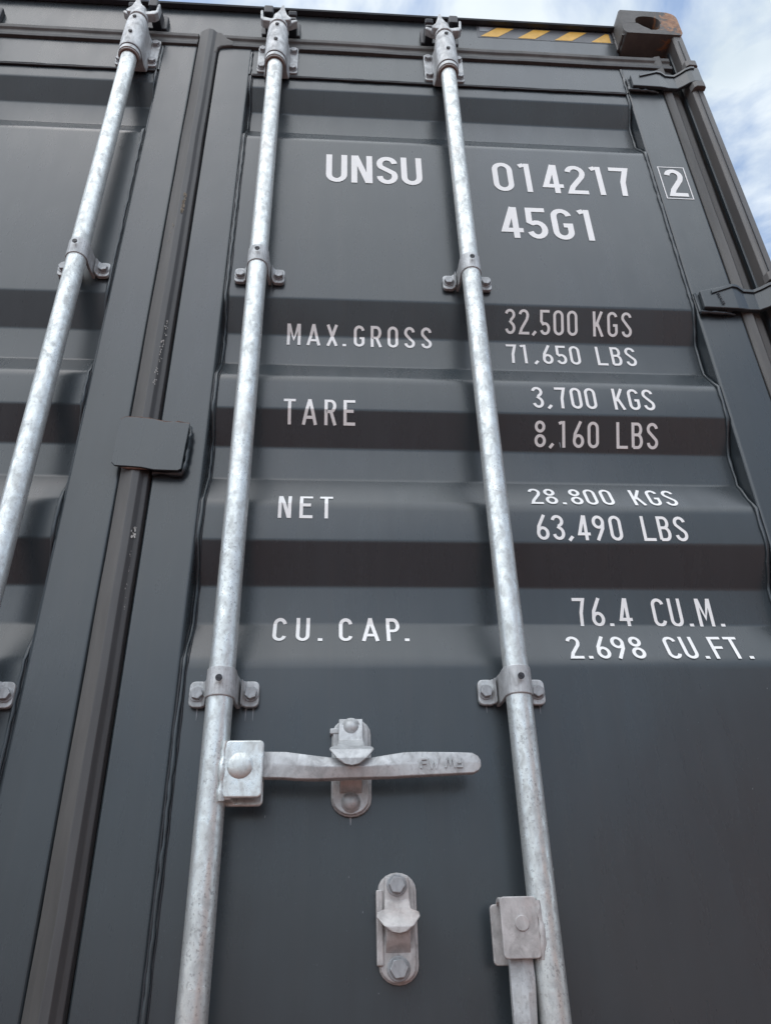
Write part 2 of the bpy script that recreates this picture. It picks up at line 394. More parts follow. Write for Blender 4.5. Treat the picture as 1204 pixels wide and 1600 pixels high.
# ---- corner castings with an oval opening
def corner_casting(x0, x1, z0, z1, top, flip):
    y0, y1 = -0.030, 0.135
    bm = bmesh.new()
    cx, cz = (x0+x1)/2 - 0.0055*(1 if not flip else -1), z0 + (z1-z0)*0.465
    nn = 48; outer = []; inner = []
    rr = 0.030
    for i in range(nn):
        a = 2*math.pi*i/nn; ca, sa = math.cos(a), math.sin(a)
        ox, oz = (x0+x1)/2, (z0+z1)/2; hw, hh = (x1-x0)/2, (z1-z0)/2
        t = min(hw/abs(ca) if abs(ca) > 1e-6 else 9, hh/abs(sa) if abs(sa) > 1e-6 else 9)
        px, pz = ox+ca*t, oz+sa*t
        # round the outer top corner
        sx = -1 if flip else 1
        ccx, ccz = (x1-rr if not flip else x0+rr), (z1-rr if top else z0+rr)
        if (px-ccx)*sx > 0 and (pz-ccz)*(1 if top else -1) > 0:
            d = Vector((px-ccx, pz-ccz)); d = d.normalized()*min(d.length, rr); px, pz = ccx+d.x, ccz+d.y
        outer.append((px, pz))
        e = 3.2
        q = (abs(ca/0.0335)**e + abs(sa/0.0320)**e)**(-1/e)
        ix, iz = cx+ca*q, cz+sa*q
        if not flip and ca > 0.3 and sa < 0: ix -= 0.004*ca
        if sa > 0: iz -= 0.004*abs(ca)**2
        if (ca < 0) != flip and sa < 0: ix += 0.012*abs(sa)*abs(ca)*(-1 if flip else 1)*1.6; iz += 0.012*abs(sa)*abs(ca)*1.6
        inner.append((ix, iz))
    oF = [bm.verts.new((x, y0, z)) for x, z in outer]; iF = [bm.verts.new((x, y0, z)) for x, z in inner]
    oB = [bm.verts.new((x, y1, z)) for x, z in outer]; iB = [bm.verts.new((cx+(x-cx)*0.94, y0+0.026, cz+(z-cz)*0.94)) for x, z in inner]
    iC = [bm.verts.new((cx+(x-cx)*1.25, y0+0.030, cz+(z-cz)*1.3)) for x, z in inner]; iD = [bm.verts.new((cx+(x-cx)*1.25, y0+0.12, cz+(z-cz)*1.3)) for x, z in inner]
    for i in range(nn):
        j = (i+1) % nn
        for A, B in ((oF, iF), (iF, iB), (iB, iC), (iC, iD), (oB, oF)): bm.faces.new((A[i], A[j], B[j], B[i]))
    bm.faces.new(iD); bm.faces.new(oB)
    return bm_obj('corner_casting', bm, CASTING, box, smooth=True, angle=35)
corner_casting(1.0435, 1.1975, 2.823, 2.931, True, False)
corner_casting(-1.1975, -1.0435, 2.823, 2.931, True, True)
corner_casting(1.0435, 1.1975, 0.0, 0.118, False, False)
corner_casting(-1.1975, -1.0435, 0.0, 0.118, False, True)
bm = bmesh.new(); bead(bm, [(1.0425, -0.024, 2.824), (1.0425, 0.0185, 2.824), (1.0425, 0.0185, 2.918)], 0.0035, 0.008, 0.4)
bm_obj('weld_bead', bm, PAINT_DIRTY, box, smooth=True, angle=80)

# ---- hazard tape on the header
def flat_poly(name, pts, y, m, label=None):
    me = bpy.data.meshes.new(name); me.from_pydata([(x, y, z) for x, z in pts], [], [tuple(range(len(pts)))]); me.update()
    return link(name, me, m, box, label)
flat_poly('hazard_tape', [(0.676, 2.857), (1.036, 2.857), (1.036, 2.9085), (0.676, 2.9085)], 0.0194, TAPE)
flat_poly('silver_tape', [(0.683, 2.885), (0.706, 2.885), (0.722, 2.9055), (0.683, 2.9055)], 0.0188, SILVER)
for i in range(4):
    bl = 0.6835 + 0.0978*i
    pts = [(bl, 2.861), (bl+0.0455, 2.861), (bl+0.0925, 2.905), (bl+0.0465, 2.905)]
    if i == 3: pts = [(bl, 2.861), (1.030, 2.861), (1.030, 2.903), (bl+0.0445, 2.9035)]
    flat_poly('hazard_stripe', pts, 0.0188, YELLOW)

# ------------------------------------------------------------------ lettering, laid on the folds of the panel
SV = [0.0]
TP = [(2.60, YO)] + PROF[1:]
for a, b in zip(TP, TP[1:]): SV.append(SV[-1] + math.hypot(a[0]-b[0], a[1]-b[1]))
def on_panel(x, s, off):
    for i in range(len(TP)-1):
        if s <= SV[i+1] or i == len(TP)-2:
            u = (s-SV[i])/(SV[i+1]-SV[i]); (z0, y0), (z1, y1) = TP[i], TP[i+1]
            dz, dy = z1-z0, y1-y0; l = math.hypot(dz, dy)
            nz, ny = (dy/l, -abs(dz)/l)            # outward normal
            nz = -dy/l * -1 if False else (dy/l)*(-1)
            return (x, y0+u*dy+ny*off, z0+u*dz+nz*off)
def arc(cx, cy, rx, ry, a0, a1, n=10): return [(cx+rx*math.cos(R(a0+(a1-a0)*i/n)), cy+ry*math.sin(R(a0+(a1-a0)*i/n))) for i in range(n+1)]
def glyph(ch, w, t):
    """strokes in a box w x 1; each stroke (points, closed)"""
    a = t/2; l, r, b, T = a, w-a, a, 1-a; c = w/2; rx = (r-l)/2; ry = min(rx*1.15, 0.26)
    if ch in '0O': return [(arc(c, T-ry, rx, ry, 0, 180) + arc(c, b+ry, rx, ry, 180, 360), True)]
    if ch == '1': return [([(c+0.02, 0), (c+0.02, 1)], False), ([(c-a-0.10, 0.90), (c+0.02-a, 0.955)], False)]
    if ch == '2': return [(arc(c, T-ry, rx, ry, 172, -12) + [(r-0.035, 0.60), (l+0.06, 0.24), (l, b), (w, b)], False)]
    if ch == '3': return [(arc(c, T-ry, rx, ry, 168, -50, 12) + [(c+0.02, 0.545)], False), (arc(c, b+ry*1.15, rx, ry*1.15, -168, 62, 12) + [(c-0.02, 0.535)], False)]
    if ch == '4': return [([(w*0.66, 0), (w*0.66, 1)], False), ([(w*0.60, 0.995), (a*0.9, 0.25), (w, 0.25)], False)]
    if ch == '5': return [([(w*0.97, T), (l+0.02, T), (l+0.01, 0.545)] + arc(c-0.005, b+ry*1.18, rx, ry*1.18, 118, -160, 14), False)]
    if ch == '6': return [(arc(c, b+ry*1.12, rx, ry*1.12, 0, 360, 22)[:-1], True), ([(w*0.72, 1), (l+0.035, 0.53), (l, b+ry*1.1)], False)]
    if ch == '9': return [(arc(c, T-ry*1.12, rx, ry*1.12, 0, 360, 22)[:-1], True), ([(w*0.28, 0), (r-0.035, 0.47), (r, T-ry*1.1)], False)]
    if ch == '7': return [([(0, T), (r-0.01, T), (w*0.58, 0.48), (w*0.52, 0)], False)]
    if ch == '8': return [(arc(c, T-ry*0.93, rx*0.90, ry*0.93, 0, 360, 22)[:-1], True), (arc(c, b+ry*1.04, rx, ry*1.04, 0, 360, 22)[:-1], True)]
    if ch == 'U': return [([(l, 1)] + arc(c, b+ry, rx, ry, 180, 360) + [(r, 1)], False)]
    if ch == 'C': return [(arc(c, T-ry, rx, ry, 8, 180) + arc(c, b+ry, rx, ry, 180, 352), False)]
    if ch == 'G': return [(arc(c, T-ry, rx, ry, 8, 180) + arc(c, b+ry, rx, ry, 180, 360) + [(r, 0.46), (c+0.02, 0.46)], False)]
    if ch == 'S': return [(arc(c, T-ry, rx, ry, 5, 215, 12) + arc(c, b+ry*1.05, rx, ry*1.05, 35, -178, 12), False)]
    if ch == 'N': return [([(l, 0), (l, 1)], False), ([(r, 0), (r, 1)], False), ([(l+a*0.4, 0.985), (r-a*0.4, 0.015)], False)]
    if ch == 'M': return [([(l, 0), (l, 1)], False), ([(r, 0), (r, 1)], False), ([(l+a*0.4, 0.985), (c, 0.30), (r-a*0.4, 0.985)], False)]
    if ch == 'A': return [([(l-a*0.5, 0), (c, 1.0)], False), ([(r+a*0.5, 0), (c, 1.0)], False), ([(w*0.22, 0.27), (w*0.78, 0.27)], False)]
    if ch == 'X': return [([(l, 0), (r, 1)], False), ([(l, 1), (r, 0)], False)]
    if ch == 'T': return [([(0, T), (w, T)], False), ([(c, 0), (c, T)], False)]
    if ch == 'L': return [([(l, 1), (l, b), (w, b)], False)]
    if ch == 'E': return [([(w, T), (l, T), (l, b), (w, b)], False), ([(l, 0.52), (w*0.86, 0.52)], False)]
    if ch == 'F': return [([(w, T), (l, T), (l, 0)], False), ([(l, 0.50), (w*0.86, 0.50)], False)]
    if ch == 'K': return [([(l, 0), (l, 1)], False), ([(r, 1), (l+a, 0.40)], False), ([(l+a*2, 0.55), (r, 0)], False)]
    if ch == 'P': return [([(l, 0), (l, T), (c, T)] + arc(c+0.01, T-0.235, r-c-0.01, 0.235, 90, -90, 12) + [(l, T-0.47)], False)]
    if ch == 'R': return [([(l, 0), (l, T), (c, T)] + arc(c+0.01, T-0.225, r-c-0.01, 0.225, 90, -90, 12) + [(l, T-0.45)], False), ([(c+0.02, T-0.45), (r+a*0.3, 0)], False)]
    if ch == 'B': return [([(l, b), (l, T), (c, T)] + arc(c+0.01, T-0.205, r-0.02-c-0.01, 0.205, 90, -90, 12) + [(l, T-0.41)], False), ([(l, T-0.41)] + arc(c+0.01, b+(T-0.41-b)/2, r-c-0.01, (T-0.41-b)/2, 90, -90, 12) + [(l, b)], False)]
    if ch == '.': return [([(c-t*0.62, t*0.5), (c+t*0.62, t*0.5)], False)]
    if ch == ',': return [([(c-t*0.75, -0.02), (c+t*0.45, t*1.3)], False)]
    return []
def ribbon(bm, pts, closed, t, depth, tf):
    n = len(pts); Lp = []; Rp = []
    for i in range(n):
        p = Vector(pts[i])
        pr = Vector(pts[(i-1) % n]) if (closed or i > 0) else None
        nx = Vector(pts[(i+1) % n]) if (closed or i < n-1) else None
        if pr is None: d = (nx-p).normalized(); k = 1
        elif nx is None: d = (p-pr).normalized(); k = 1
        else:
            d1 = (p-pr).normalized(); d2 = (nx-p).normalized(); d = (d1+d2)
            d = d.normalized() if d.length > 1e-4 else d1
            k = min(1.7, 1/max(0.2, d.dot(d1)))
        nn = Vector((-d.y, d.x))*t/2*k
        Lp.append(p+nn); Rp.append(p-nn)
    A = [bm.verts.new(tf(q.x, q.y) + (depth,)) for q in Lp]; B = [bm.verts.new(tf(q.x, q.y) + (depth,)) for q in Rp]
    for i in range(n if closed else n-1):
        j = (i+1) % n; bm.faces.new((A[i], A[j], B[j], B[i]))
def text_line(text, centres, s_top, s_base, w, t_abs, label, mapper=None, wide={}, name='lettering', m=None, base_off=0.0009):
    h = s_base - s_top; bm = bmesh.new()
    for ch, cx in zip(text, centres):
        ww = wide.get(ch, w)
        for q, (pts, cl) in enumerate(glyph(ch, ww/h, t_abs/h)):
            ribbon(bm, pts, cl, t_abs/h, base_off + q*0.00007, lambda u, v: (cx - ww/2 + u*h, s_base - v*h))
    # cut at the folds so that every stroke bends with the sheet
    for s in SV[1:-1]:
        if s_top-0.01 < s < s_base+0.01:
            bmesh.ops.bisect_plane(bm, geom=bm.verts[:]+bm.edges[:]+bm.faces[:], plane_co=(0, s, 0), plane_no=(0, 1, 0))
    mp_ = mapper or on_panel
    for v in bm.verts: v.co = mp_(v.co.x, v.co.y, v.co.z)
    return bm_obj(name, bm, m or LETTER, box, label=label)

big = dict(w=0.0455, t_abs=0.0128)
text_line('UNSU', [0.3153, 0.3697, 0.4245, 0.4777], 0.3000, 0.3928, label='white lettering reading UNSU', **big)
text_line('014217', [0.6782, 0.7320, 0.7880, 0.8414, 0.8935, 0.9430], 0.3030, 0.3998, label='white number reading 014217', w=0.0450, t_abs=0.0122)
text_line('45G1', [0.6819, 0.7345, 0.7897, 0.8440], 0.4523, 0.5487, label='white lettering reading 45G1', w=0.0450, t_abs=0.0128)
sm = dict(w=0.0203, t_abs=0.0055, wide={'M': 0.0255, 'A': 0.0235, 'X': 0.0215, 'T': 0.0205})
text_line('MAX.GROSS', [0.2395, 0.2765, 0.3113, 0.3342, 0.3623, 0.3942, 0.4262, 0.4580, 0.4900], 0.7909, 0.8377, label='white lettering reading MAX.GROSS', **sm)
text_line('TARE', [0.2402, 0.2747, 0.3104, 0.3432], 1.0000, 1.0484, label='white lettering reading TARE', **sm)
text_line('NET', [0.2407, 0.2745, 0.3066], 1.2070, 1.2541, label='white lettering reading NET', w=0.0208, t_abs=0.0055)
text_line('CU.CAP.', [0.2405, 0.2748, 0.3008, 0.3385, 0.3754, 0.4095, 0.4295], 1.4180, 1.4639, label='white lettering reading CU. CAP.', **sm)
sn = dict(w=0.0204, t_abs=0.0053)
text_line('32,500KGS', [0.6525, 0.6795, 0.7000, 0.7207, 0.7474, 0.7745, 0.8255, 0.8539, 0.8820], 0.7486, 0.7990, label='white lettering reading 32,500 KGS', **sn)
text_line('71,650LBS', [0.6525, 0.6770, 0.6986, 0.7208, 0.7476, 0.7741, 0.8262, 0.8548, 0.8830], 0.8215, 0.8683, label='white lettering reading 71,650 LBS', **sn)
text_line('3,700KGS', [0.6781, 0.6992, 0.7207, 0.7480, 0.7745, 0.8259, 0.8536, 0.8805], 0.9598, 1.0075, label='white lettering reading 3,700 KGS', **sn)
text_line('8,160LBS', [0.6778, 0.6985, 0.7190, 0.7463, 0.7730, 0.8250, 0.8524, 0.8800], 1.0323, 1.0797, label='white lettering reading 8,160 LBS', **sn)
text_line('28.800KGS', [0.6523, 0.6779, 0.6975, 0.7205, 0.7460, 0.7735, 0.8260, 0.8535, 0.8814], 1.1726, 1.2190, label='white lettering reading 28.800 KGS', **sn)
text_line('63,490LBS', [0.6527, 0.6780, 0.6978, 0.7197, 0.7452, 0.7728, 0.8265, 0.8530, 0.8805], 1.2422, 1.2884, label='white lettering reading 63,490 LBS', **sn)
text_line('76.4CU.M.', [0.7023, 0.7300, 0.7500, 0.7738, 0.8281, 0.8550, 0.8768, 0.9019, 0.9270], 1.3822, 1.4302, label='white lettering reading 76.4 CU.M.', wide={'M': 0.0245}, **sn)
text_line('2.698CU.FT.', [0.6782, 0.6985, 0.7205, 0.7462, 0.7735, 0.8275, 0.8535, 0.8753, 0.8985, 0.9240, 0.9430], 1.4534, 1.4992, label='white lettering reading 2.698 CU.FT.', **sn)
on_frame = lambda x, s, off: (x, 0.0 - off, 2.60 - s)
text_line('2', [1.0655], 2.60-2.3105, 2.60-2.2175, 0.0415, 0.0118, 'white check digit 2 inside a thin box', mapper=on_frame, name='check_digit')
bm = bmesh.new(); ribbon(bm, [(1.0355, 2.3180), (1.0945, 2.3180), (1.0945, 2.2100), (1.0355, 2.2100)], True, 0.0024, 0, lambda u, v: (u, v))
for v in bm.verts: v.co = (v.co.x, -0.0009, v.co.y)
bm_obj('check_digit_box', bm, LETTER, box)

# ------------------------------------------------------------------ hardware
def hexbolt_mesh(r=0.0088, h=0.0065):
    bm = bmesh.new()
    add_cyl(bm, (0, 0, 0), r*1.25, -0.0016, 'y', 20)
    for s, a in ((1, -0.0016),):
        pts = [(r*math.cos(R(60*i+12)), r*math.sin(R(60*i+12))) for i in range(6)]
        add_prism(bm, pts, 'y', -0.0014, -0.0014-h)
    bmesh.ops.recalc_face_normals(bm, faces=bm.faces)
    me = bpy.data.meshes.new('bolt'); bm.to_mesh(me); bm.free(); me.materials.append(BOLT); return me
HEX = hexbolt_mesh()
def bolt(parent, x, y, z, rot=0.0, s=1.0, me=None):
    o = bpy.data.objects.new('bolt', me or HEX); COL.objects.link(o); o.parent = parent
    o.location = (x, y, z); o.rotation_euler = (0, rot, 0); o.scale = (s, s, s)
    md = o.modifiers.new('bevel', 'BEVEL'); md.width = 0.0010; md.segments = 2; md.limit_method = 'ANGLE'; md.angle_limit = R(35)
    return o
bm = bmesh.new(); add_cyl(bm, (0, 0, 0), 0.0046, -0.0018, 'y', 16); add_box(bm, -0.0042, 0.0042, -0.0024, -0.0012, -0.0007, 0.0007)
bmesh.ops.recalc_face_normals(bm, faces=bm.faces); SCREW = bpy.data.meshes.new('screw'); bm.to_mesh(SCREW); bm.free(); SCREW.materials.append(BLACK)
def screw(parent, x, y, z, rot=0.0):
    o = bpy.data.objects.new('screw', SCREW); COL.objects.link(o); o.parent = parent
    o.location = (x, y, z); o.rotation_euler = (0, rot, 0); return o

YB = -0.045          # axis of the locking bars
BR = 0.0176
def ribbon_solid(path, th, z0, z1, bm):
    """a bent strip: path of (x,y), thickness th outward, between z0 and z1"""
    n = len(path); o_ = []; i_ = []
    for i in range(n):
        p = Vector(path[i]); a = Vector(path[max(i-1, 0)]); b = Vector(path[min(i+1, n-1)])
        d = (b-a).normalized(); nn = Vector((-d.y, d.x))
        o_.append(p - nn*0); i_.append(p + nn*th)
    add_prism(bm, [tuple(p) for p in o_] + [tuple(p) for p in reversed(i_)], 'z', z0, z1)
def bar_guide(x, z, rot=0.0):
    bm = bmesh.new()
    for s in (-1, 1):
        xa, xb = sorted((x+s*0.0235, x+s*0.0475))
        add_prism(bm, rrect(xa, xb, z-0.0190, z+0.0175, 0.0075), 'y', 0.001, -0.0065)
    ri = 0.0195
    path = [(x+ri+0.003, 0.0)] + [(x+ri+0.0015, -0.012), (x+ri, -0.026)] + [(x+ri*math.cos(a), YB-ri*math.sin(a)) for a in [math.pi*i/14 for i in range(15)]] + [(x-ri, -0.026), (x-ri-0.0015, -0.012), (x-ri-0.003, 0.0)]
    ribbon_solid(path, -0.0055, z-0.0200, z+0.0200, bm)
    for s in (-1, 1):          # fillets into the feet
        add_prism(bm, [(x+s*0.0225, -0.005), (x+s*0.0315, -0.005), (x+s*0.0265, -0.0105), (x+s*0.0240, -0.020)], 'z', z-0.0185, z+0.017)
    o = bm_obj('bar_guide', bm, CAST, box, bevel=0.0014, seg=2)
    bolt(o, x-0.0365, -0.0065, z-0.001, random.random()); bolt(o, x+0.0365, -0.0065, z-0.001, random.random())
    screw(o, x, YB-ri-0.0052, z+0.001, random.uniform(-1.2, 1.2))
    return o
def top_bracket(x):
    z0, z1 = 2.606, 2.714
    bm = bmesh.new()
    add_prism(bm, rrect(x-0.0475, x+0.0475, z0, z1, 0.007), 'y', 0.001, -0.006)
    rings = []
    for z, r, fl in ((2.5850, 0.0250, -0.0010), (2.590, 0.0256, 0.0), (2.625, 0.0256, 0.0015), (2.665, 0.0252, 0.0015), (2.698, 0.0240, 0.0005), (2.712, 0.0225, 0.0)):
        ring = [(x-r-fl-0.004, -0.003, z)] + [(x-r-fl*0.4, -0.020, z)] + [(x-r*math.cos(a), YB-r*math.sin(a), z) for a in [math.pi*i/16 for i in range(17)]] + [(x+r+fl*0.4, -0.020, z), (x+r+fl+0.004, -0.003, z)]
        rings.append(ring)
    loft(bm, rings)
    o = bm_obj('top_bracket', bm, CAST, box, bevel=0.001)
    for dx in (-0.037, 0.037):
        for z in (z0+0.018, z1-0.018): bolt(o, x+dx, -0.006, z, random.random(), 0.98)
    screw(o, x, YB-0.0248, 2.694); screw(o, x, YB-0.0262, 2.628)
    for r, za, zb, m in ((0.0236, 2.5800, 2.5845, BLACK), (0.0244, 2.5700, 2.5800, CAST), (0.0222, 2.5660, 2.5700, PINK), (0.0196, 2.5635, 2.5660, RUST)):
        bm = bmesh.new(); add_cyl(bm, (x, YB, za), r, zb-za, 'z', 32)
        bm_obj('bushing', bm, m, o, smooth=True, angle=50)
    return o
def cam_and_keeper(x, s):
    """s=+1: spike of the cam on the right, jaw on the left"""
    bm = bmesh.new()   # keeper: black forged jaw welded to the header
    add_prism(bm, rrect(x-0.048, x+0.048, 2.790, 2.850, 0.006), 'y', 0.0205, 0.006)
    for sx, zt, w, off in ((-s, 2.838, 0.0108, 0.0265), (s, 2.834, 0.0100, 0.0300)):
        cx = x + sx*off
        xa, xb = cx-w, cx+w
        add_prism(bm, [(0.012, 2.788), (-0.022, 2.782), (-0.034, 2.792), (-0.032, 2.803), (-0.022, 2.800), (-0.024, zt-0.046 if sx == -s else zt-0.02), (-0.052 if sx == -s else -0.030, zt-0.058 if sx == -s else zt-0.018), (-0.054 if sx == -s else -0.034, zt-0.030 if sx == -s else zt-0.006), (-0.044 if sx == -s else -0.026, zt-0.022 if sx == -s else zt), (0.012, zt+0.004)], 'x', xa, xb)
    bm_obj('cam_keeper', bm, BLACK, box, bevel=0.003, seg=3)
    bm = bmesh.new()
    add_cyl(bm, (x, YB, 2.712), 0.0195, 0.010, 'z', 28); add_cyl(bm, (x, YB, 2.722), 0.0222, 0.012, 'z', 28, 0.0215); add_cyl(bm, (x, YB, 2.734), 0.0175, 0.035, 'z', 24, 0.0140)
    # spike pointing up
    y0, y1 = YB-0.012, YB+0.006
    add_prism(bm, [(x-s*0.012, 2.742), (x+s*0.006, 2.736), (x+s*0.026, 2.741), (x+s*0.031, 2.749), (x+s*0.020, 2.764), (x+s*0.0145, 2.786), (x+s*0.011, 2.807), (x+s*0.006, 2.807), (x+s*0.001, 2.784), (x-s*0.009, 2.764)], 'y', y0, y1)
    # hooked arm
    add_prism(bm, [(x+s*0.004, 2.742), (x-s*0.018, 2.738), (x-s*0.036, 2.741), (x-s*0.043, 2.750), (x-s*0.045, 2.786), (x-s*0.039, 2.788), (x-s*0.037, 2.758), (x-s*0.018, 2.752), (x-s*0.004, 2.760)], 'y', y0+0.004, y1+0.006)
    add_prism(bm, [(x+s*0.010, 2.760), (x+s*0.030, 2.772), (x+s*0.042, 2.776), (x+s*0.044, 2.768), (x+s*0.030, 2.757), (x+s*0.012, 2.748)], 'y', YB+0.004, YB+0.022)
    add_box(bm, x-0.026, x+0.026, YB+0.012, YB+0.024, 2.765, 2.781)
    return bm_obj('cam', bm, CAST, None, bevel=0.0030, seg=3)

def locking_bar(x, s, guides):
    bm = bmesh.new(); n = 40; rings = []
    zs = [0.09 + (2.725-0.09)*i/60 for i in range(61)]
    for z in zs:
        rings.append([(x+BR*math.cos(2*math.pi*k/n), YB+BR*math.sin(2*math.pi*k/n), z) for k in range(n)])
    loft(bm, rings)
    o = bm_obj('locking_bar', bm, GALV, box, smooth=True, angle=60)
    c = cam_and_keeper(x, s); c.parent = o
    top_bracket(x)
    for z in guides: bar_guide(x, z)
    return o
barA = locking_bar(-0.157, -1, [1.925, 1.104, 0.42])
barB = locking_bar(0.1715, 1, [1.923, 1.104, 0.42])
barC = locking_bar(0.5715, -1, [1.922, 1.106, 0.42])
barD = locking_bar(-0.560, 1, [1.925, 1.104, 0.42])

# ---- hub welded on bar B that carries the handle
def dome(bm, c, r, h, n=20, k=5):
    rings = []
    for i in range(k):
        a = (math.pi/2)*i/k; rr = r*math.cos(a); hh = h*math.sin(a)
        rings.append([(c[0]+rr*math.cos(2*math.pi*j/n), c[1]-hh, c[2]+rr*math.sin(2*math.pi*j/n)) for j in range(n)])
    rings.append([(c[0]+0.001*math.cos(2*math.pi*j/n), c[1]-h, c[2]+0.001*math.sin(2*math.pi*j/n)) for j in range(n)])
    loft(bm, rings)
bm = bmesh.new()
add_prism(bm, rrect(0.1855, 0.2345, 0.9560, 1.0260, 0.006), 'y', -0.0560, -0.0620)
add_prism(bm, rrect(0.1855, 0.2345, 0.9500, 1.0200, 0.006), 'y', -0.0340, -0.0395)
add_prism(bm, [(0.1855, 1.014), (0.1855, 1.0255), (0.2325, 1.0255), (0.2325, 1.014)], 'y', -0.0360, -0.0600)
add_prism(bm, [(0.1855, 0.954), (0.1855, 0.964), (0.198, 0.964), (0.198, 0.954)], 'y', -0.0360, -0.0600)
hub = bm_obj('handle_hub', bm, GALV, barB, bevel=0.0022, seg=3)
bm = bmesh.new(); dome(bm, (0.2060, -0.0615, 0.9945), 0.0165, 0.0048); bm_obj('rivet', bm, GALV, barB, smooth=True, angle=60)
bm = bmesh.new(); bead(bm, [(0.1850, -0.0585, 0.952), (0.1835, -0.0600, 0.985), (0.1850, -0.0590, 1.026)], 0.0040, 0.006, 0.3); bm_obj('weld_bead', bm, GALV, barB, smooth=True, angle=80)

def flat_bar(sections, name, parent, m=CAST):
    """sections: (x, z, y, half height, half thickness, ridge)"""
    bm = bmesh.new(); rings = []
    for x, z, y, h, t, rg in sections:
        rings.append([(x, y-t*0.75, z+h), (x, y-t-rg, z+h*0.12), (x, y-t-rg*0.85, z-h*0.05), (x, y-t*0.85, z-h*0.92), (x, y-t*0.3, z-h), (x, y+t*0.7, z-h), (x, y+t, z), (x, y+t*0.7, z+h), (x, y-t*0.3, z+h*1.02)])
    loft(bm, rings)
    return bm_obj(name, bm, m, parent, bevel=0.0008, smooth=True, angle=35)
hb = flat_bar([(0.2120, 0.9975, -0.0480, 0.0165, 0.0060, 0.0000), (0.2620, 0.9965, -0.0480, 0.0165, 0.0060, 0.0003), (0.2750, 0.9950, -0.0480, 0.0163, 0.0062, 0.0021), (0.3000, 0.9930, -0.0475, 0.0149, 0.0070, 0.0031),
    (0.3220, 0.9920, -0.0470, 0.0132, 0.0078, 0.0035), (0.3450, 0.9920, -0.0465, 0.0123, 0.0080, 0.0035), (0.3700, 0.9925, -0.0470, 0.0127, 0.0075, 0.0031), (0.3950, 0.9945, -0.0480, 0.0145, 0.0065, 0.0021),
    (0.4120, 0.9960, -0.0490, 0.0152, 0.0060, 0.0004), (0.4300, 0.9965, -0.0495, 0.0152, 0.0058, 0.0000), (0.4800, 0.9970, -0.0500, 0.0138, 0.0055, 0.0000), (0.5000, 0.9970, -0.0500, 0.0130, 0.0052, 0.0000), (0.5070, 0.9970, -0.0500, 0.0094, 0.0045, 0.0000), (0.5105, 0.9970, -0.0500, 0.0039, 0.0035, 0.0000)], 'handle', barB)
bm = bmesh.new()
def emb(bm, ch, x, z, w, h, flip):
    for q, (pts, cl) in enumerate(glyph(ch, w/h, 0.17) if ch != 'W' else [([(0.03, 1), (w/h*0.27, 0), (w/h*0.5, 0.75), (w/h*0.73, 0), (w/h-0.03, 1)], False)]):
        f = (lambda u, v: (x + w - u*h, z + h - v*h)) if flip else (lambda u, v: (x + u*h, z + v*h))
        ribbon(bm, pts, cl, 0.16, 0.0, f)
emb(bm, 'F', 0.4320, 0.9905, 0.0085, 0.0125, False); emb(bm, 'W', 0.4430, 0.9905, 0.0125, 0.0125, False)
emb(bm, 'W', 0.4640, 0.9910, 0.0125, 0.0120, True); emb(bm, 'F', 0.4785, 0.9910, 0.0080, 0.0120, True)
for v in bm.verts: v.co = (v.co.x, -0.0570 - (v.co.x-0.43)*0.002, v.co.y)
ret = bmesh.ops.extrude_face_region(bm, geom=bm.faces[:])
for v in [e for e in ret['geom'] if isinstance(e, bmesh.types.BMVert)]: v.co.y += 0.004
bm_obj('embossed_lettering', bm, CAST, barB, label='raised letters FW and the same letters upside down')

# ---- hanging handle and its clevis on bar C
bm = bmesh.new()
add_prism(bm, rrect(0.5170, 0.5605, 0.7780, 0.8420, 0.005), 'y', -0.0560, -0.0620)
add_prism(bm, rrect(0.5100, 0.5560, 0.7720, 0.8360, 0.005), 'y', -0.0300, -0.0355)
pth = []
for i in range(9):
    a = math.pi*i/8; pth.append((-0.0459 - 0.0146*math.cos(a), 0.8340 + 0.0085*math.sin(a)))
bmx = [(y, z) for y, z in pth]
inn = [(-0.0459 - (y+0.0459)*-0.62, 0.8340 + (z-0.8340)*0.35) for y, z in pth]
add_prism(bm, bmx + [( -0.0459 + (y+0.0459)*0.62, 0.8340 + (z-0.8340)*0.35) for y, z in reversed(pth)], 'x', 0.5175, 0.5600)
bm_obj('handle_hub', bm, PINK, barC, bevel=0.002, seg=3)
bm = bmesh.new(); add_cyl(bm, (0.5410, -0.0615, 0.8140), 0.0082, -0.0022, 'y', 24); bm_obj('rivet', bm, PINK, barC, bevel=0.0006)
bm = bmesh.new(); bead(bm, [(0.5610, -0.0570, 0.778), (0.5640, -0.0600, 0.800), (0.5615, -0.0590, 0.838)], 0.0042, 0.006, 0.35); add_prism(bm, rrect(0.5560, 0.5655, 0.7790, 0.8360, 0.003), 'y', -0.0420, -0.0600)
bm_obj('weld_bead', bm, PINK, barC, smooth=True, angle=60)
bm = bmesh.new(); rings = []
for z, x, w, y, t, rg in ((0.815, 0.5385, 0.0140, -0.048, 0.006, 0), (0.775, 0.5385, 0.0142, -0.048, 0.006, 0), (0.758, 0.5385, 0.0146, -0.048, 0.006, 0.0005), (0.745, 0.5380, 0.0144, -0.048, 0.0065, 0.003), (0.715, 0.5370, 0.0135, -0.047, 0.007, 0.004), (0.68, 0.536, 0.012, -0.046, 0.008, 0.005), (0.62, 0.536, 0.0135, -0.048, 0.006, 0), (0.53, 0.536, 0.0125, -0.05, 0.0055, 0), (0.52, 0.536, 0.006, -0.05, 0.004, 0)):
    rings.append([(x-w, y-t*0.7, z), (x+w*0.0, y-t-rg*0.6, z), (x+w*0.25, y-t-rg, z), (x+w*0.9, y-t*0.8, z), (x+w, y-t*0.2, z), (x+w, y+t*0.7, z), (x, y+t, z), (x-w, y+t*0.7, z)])
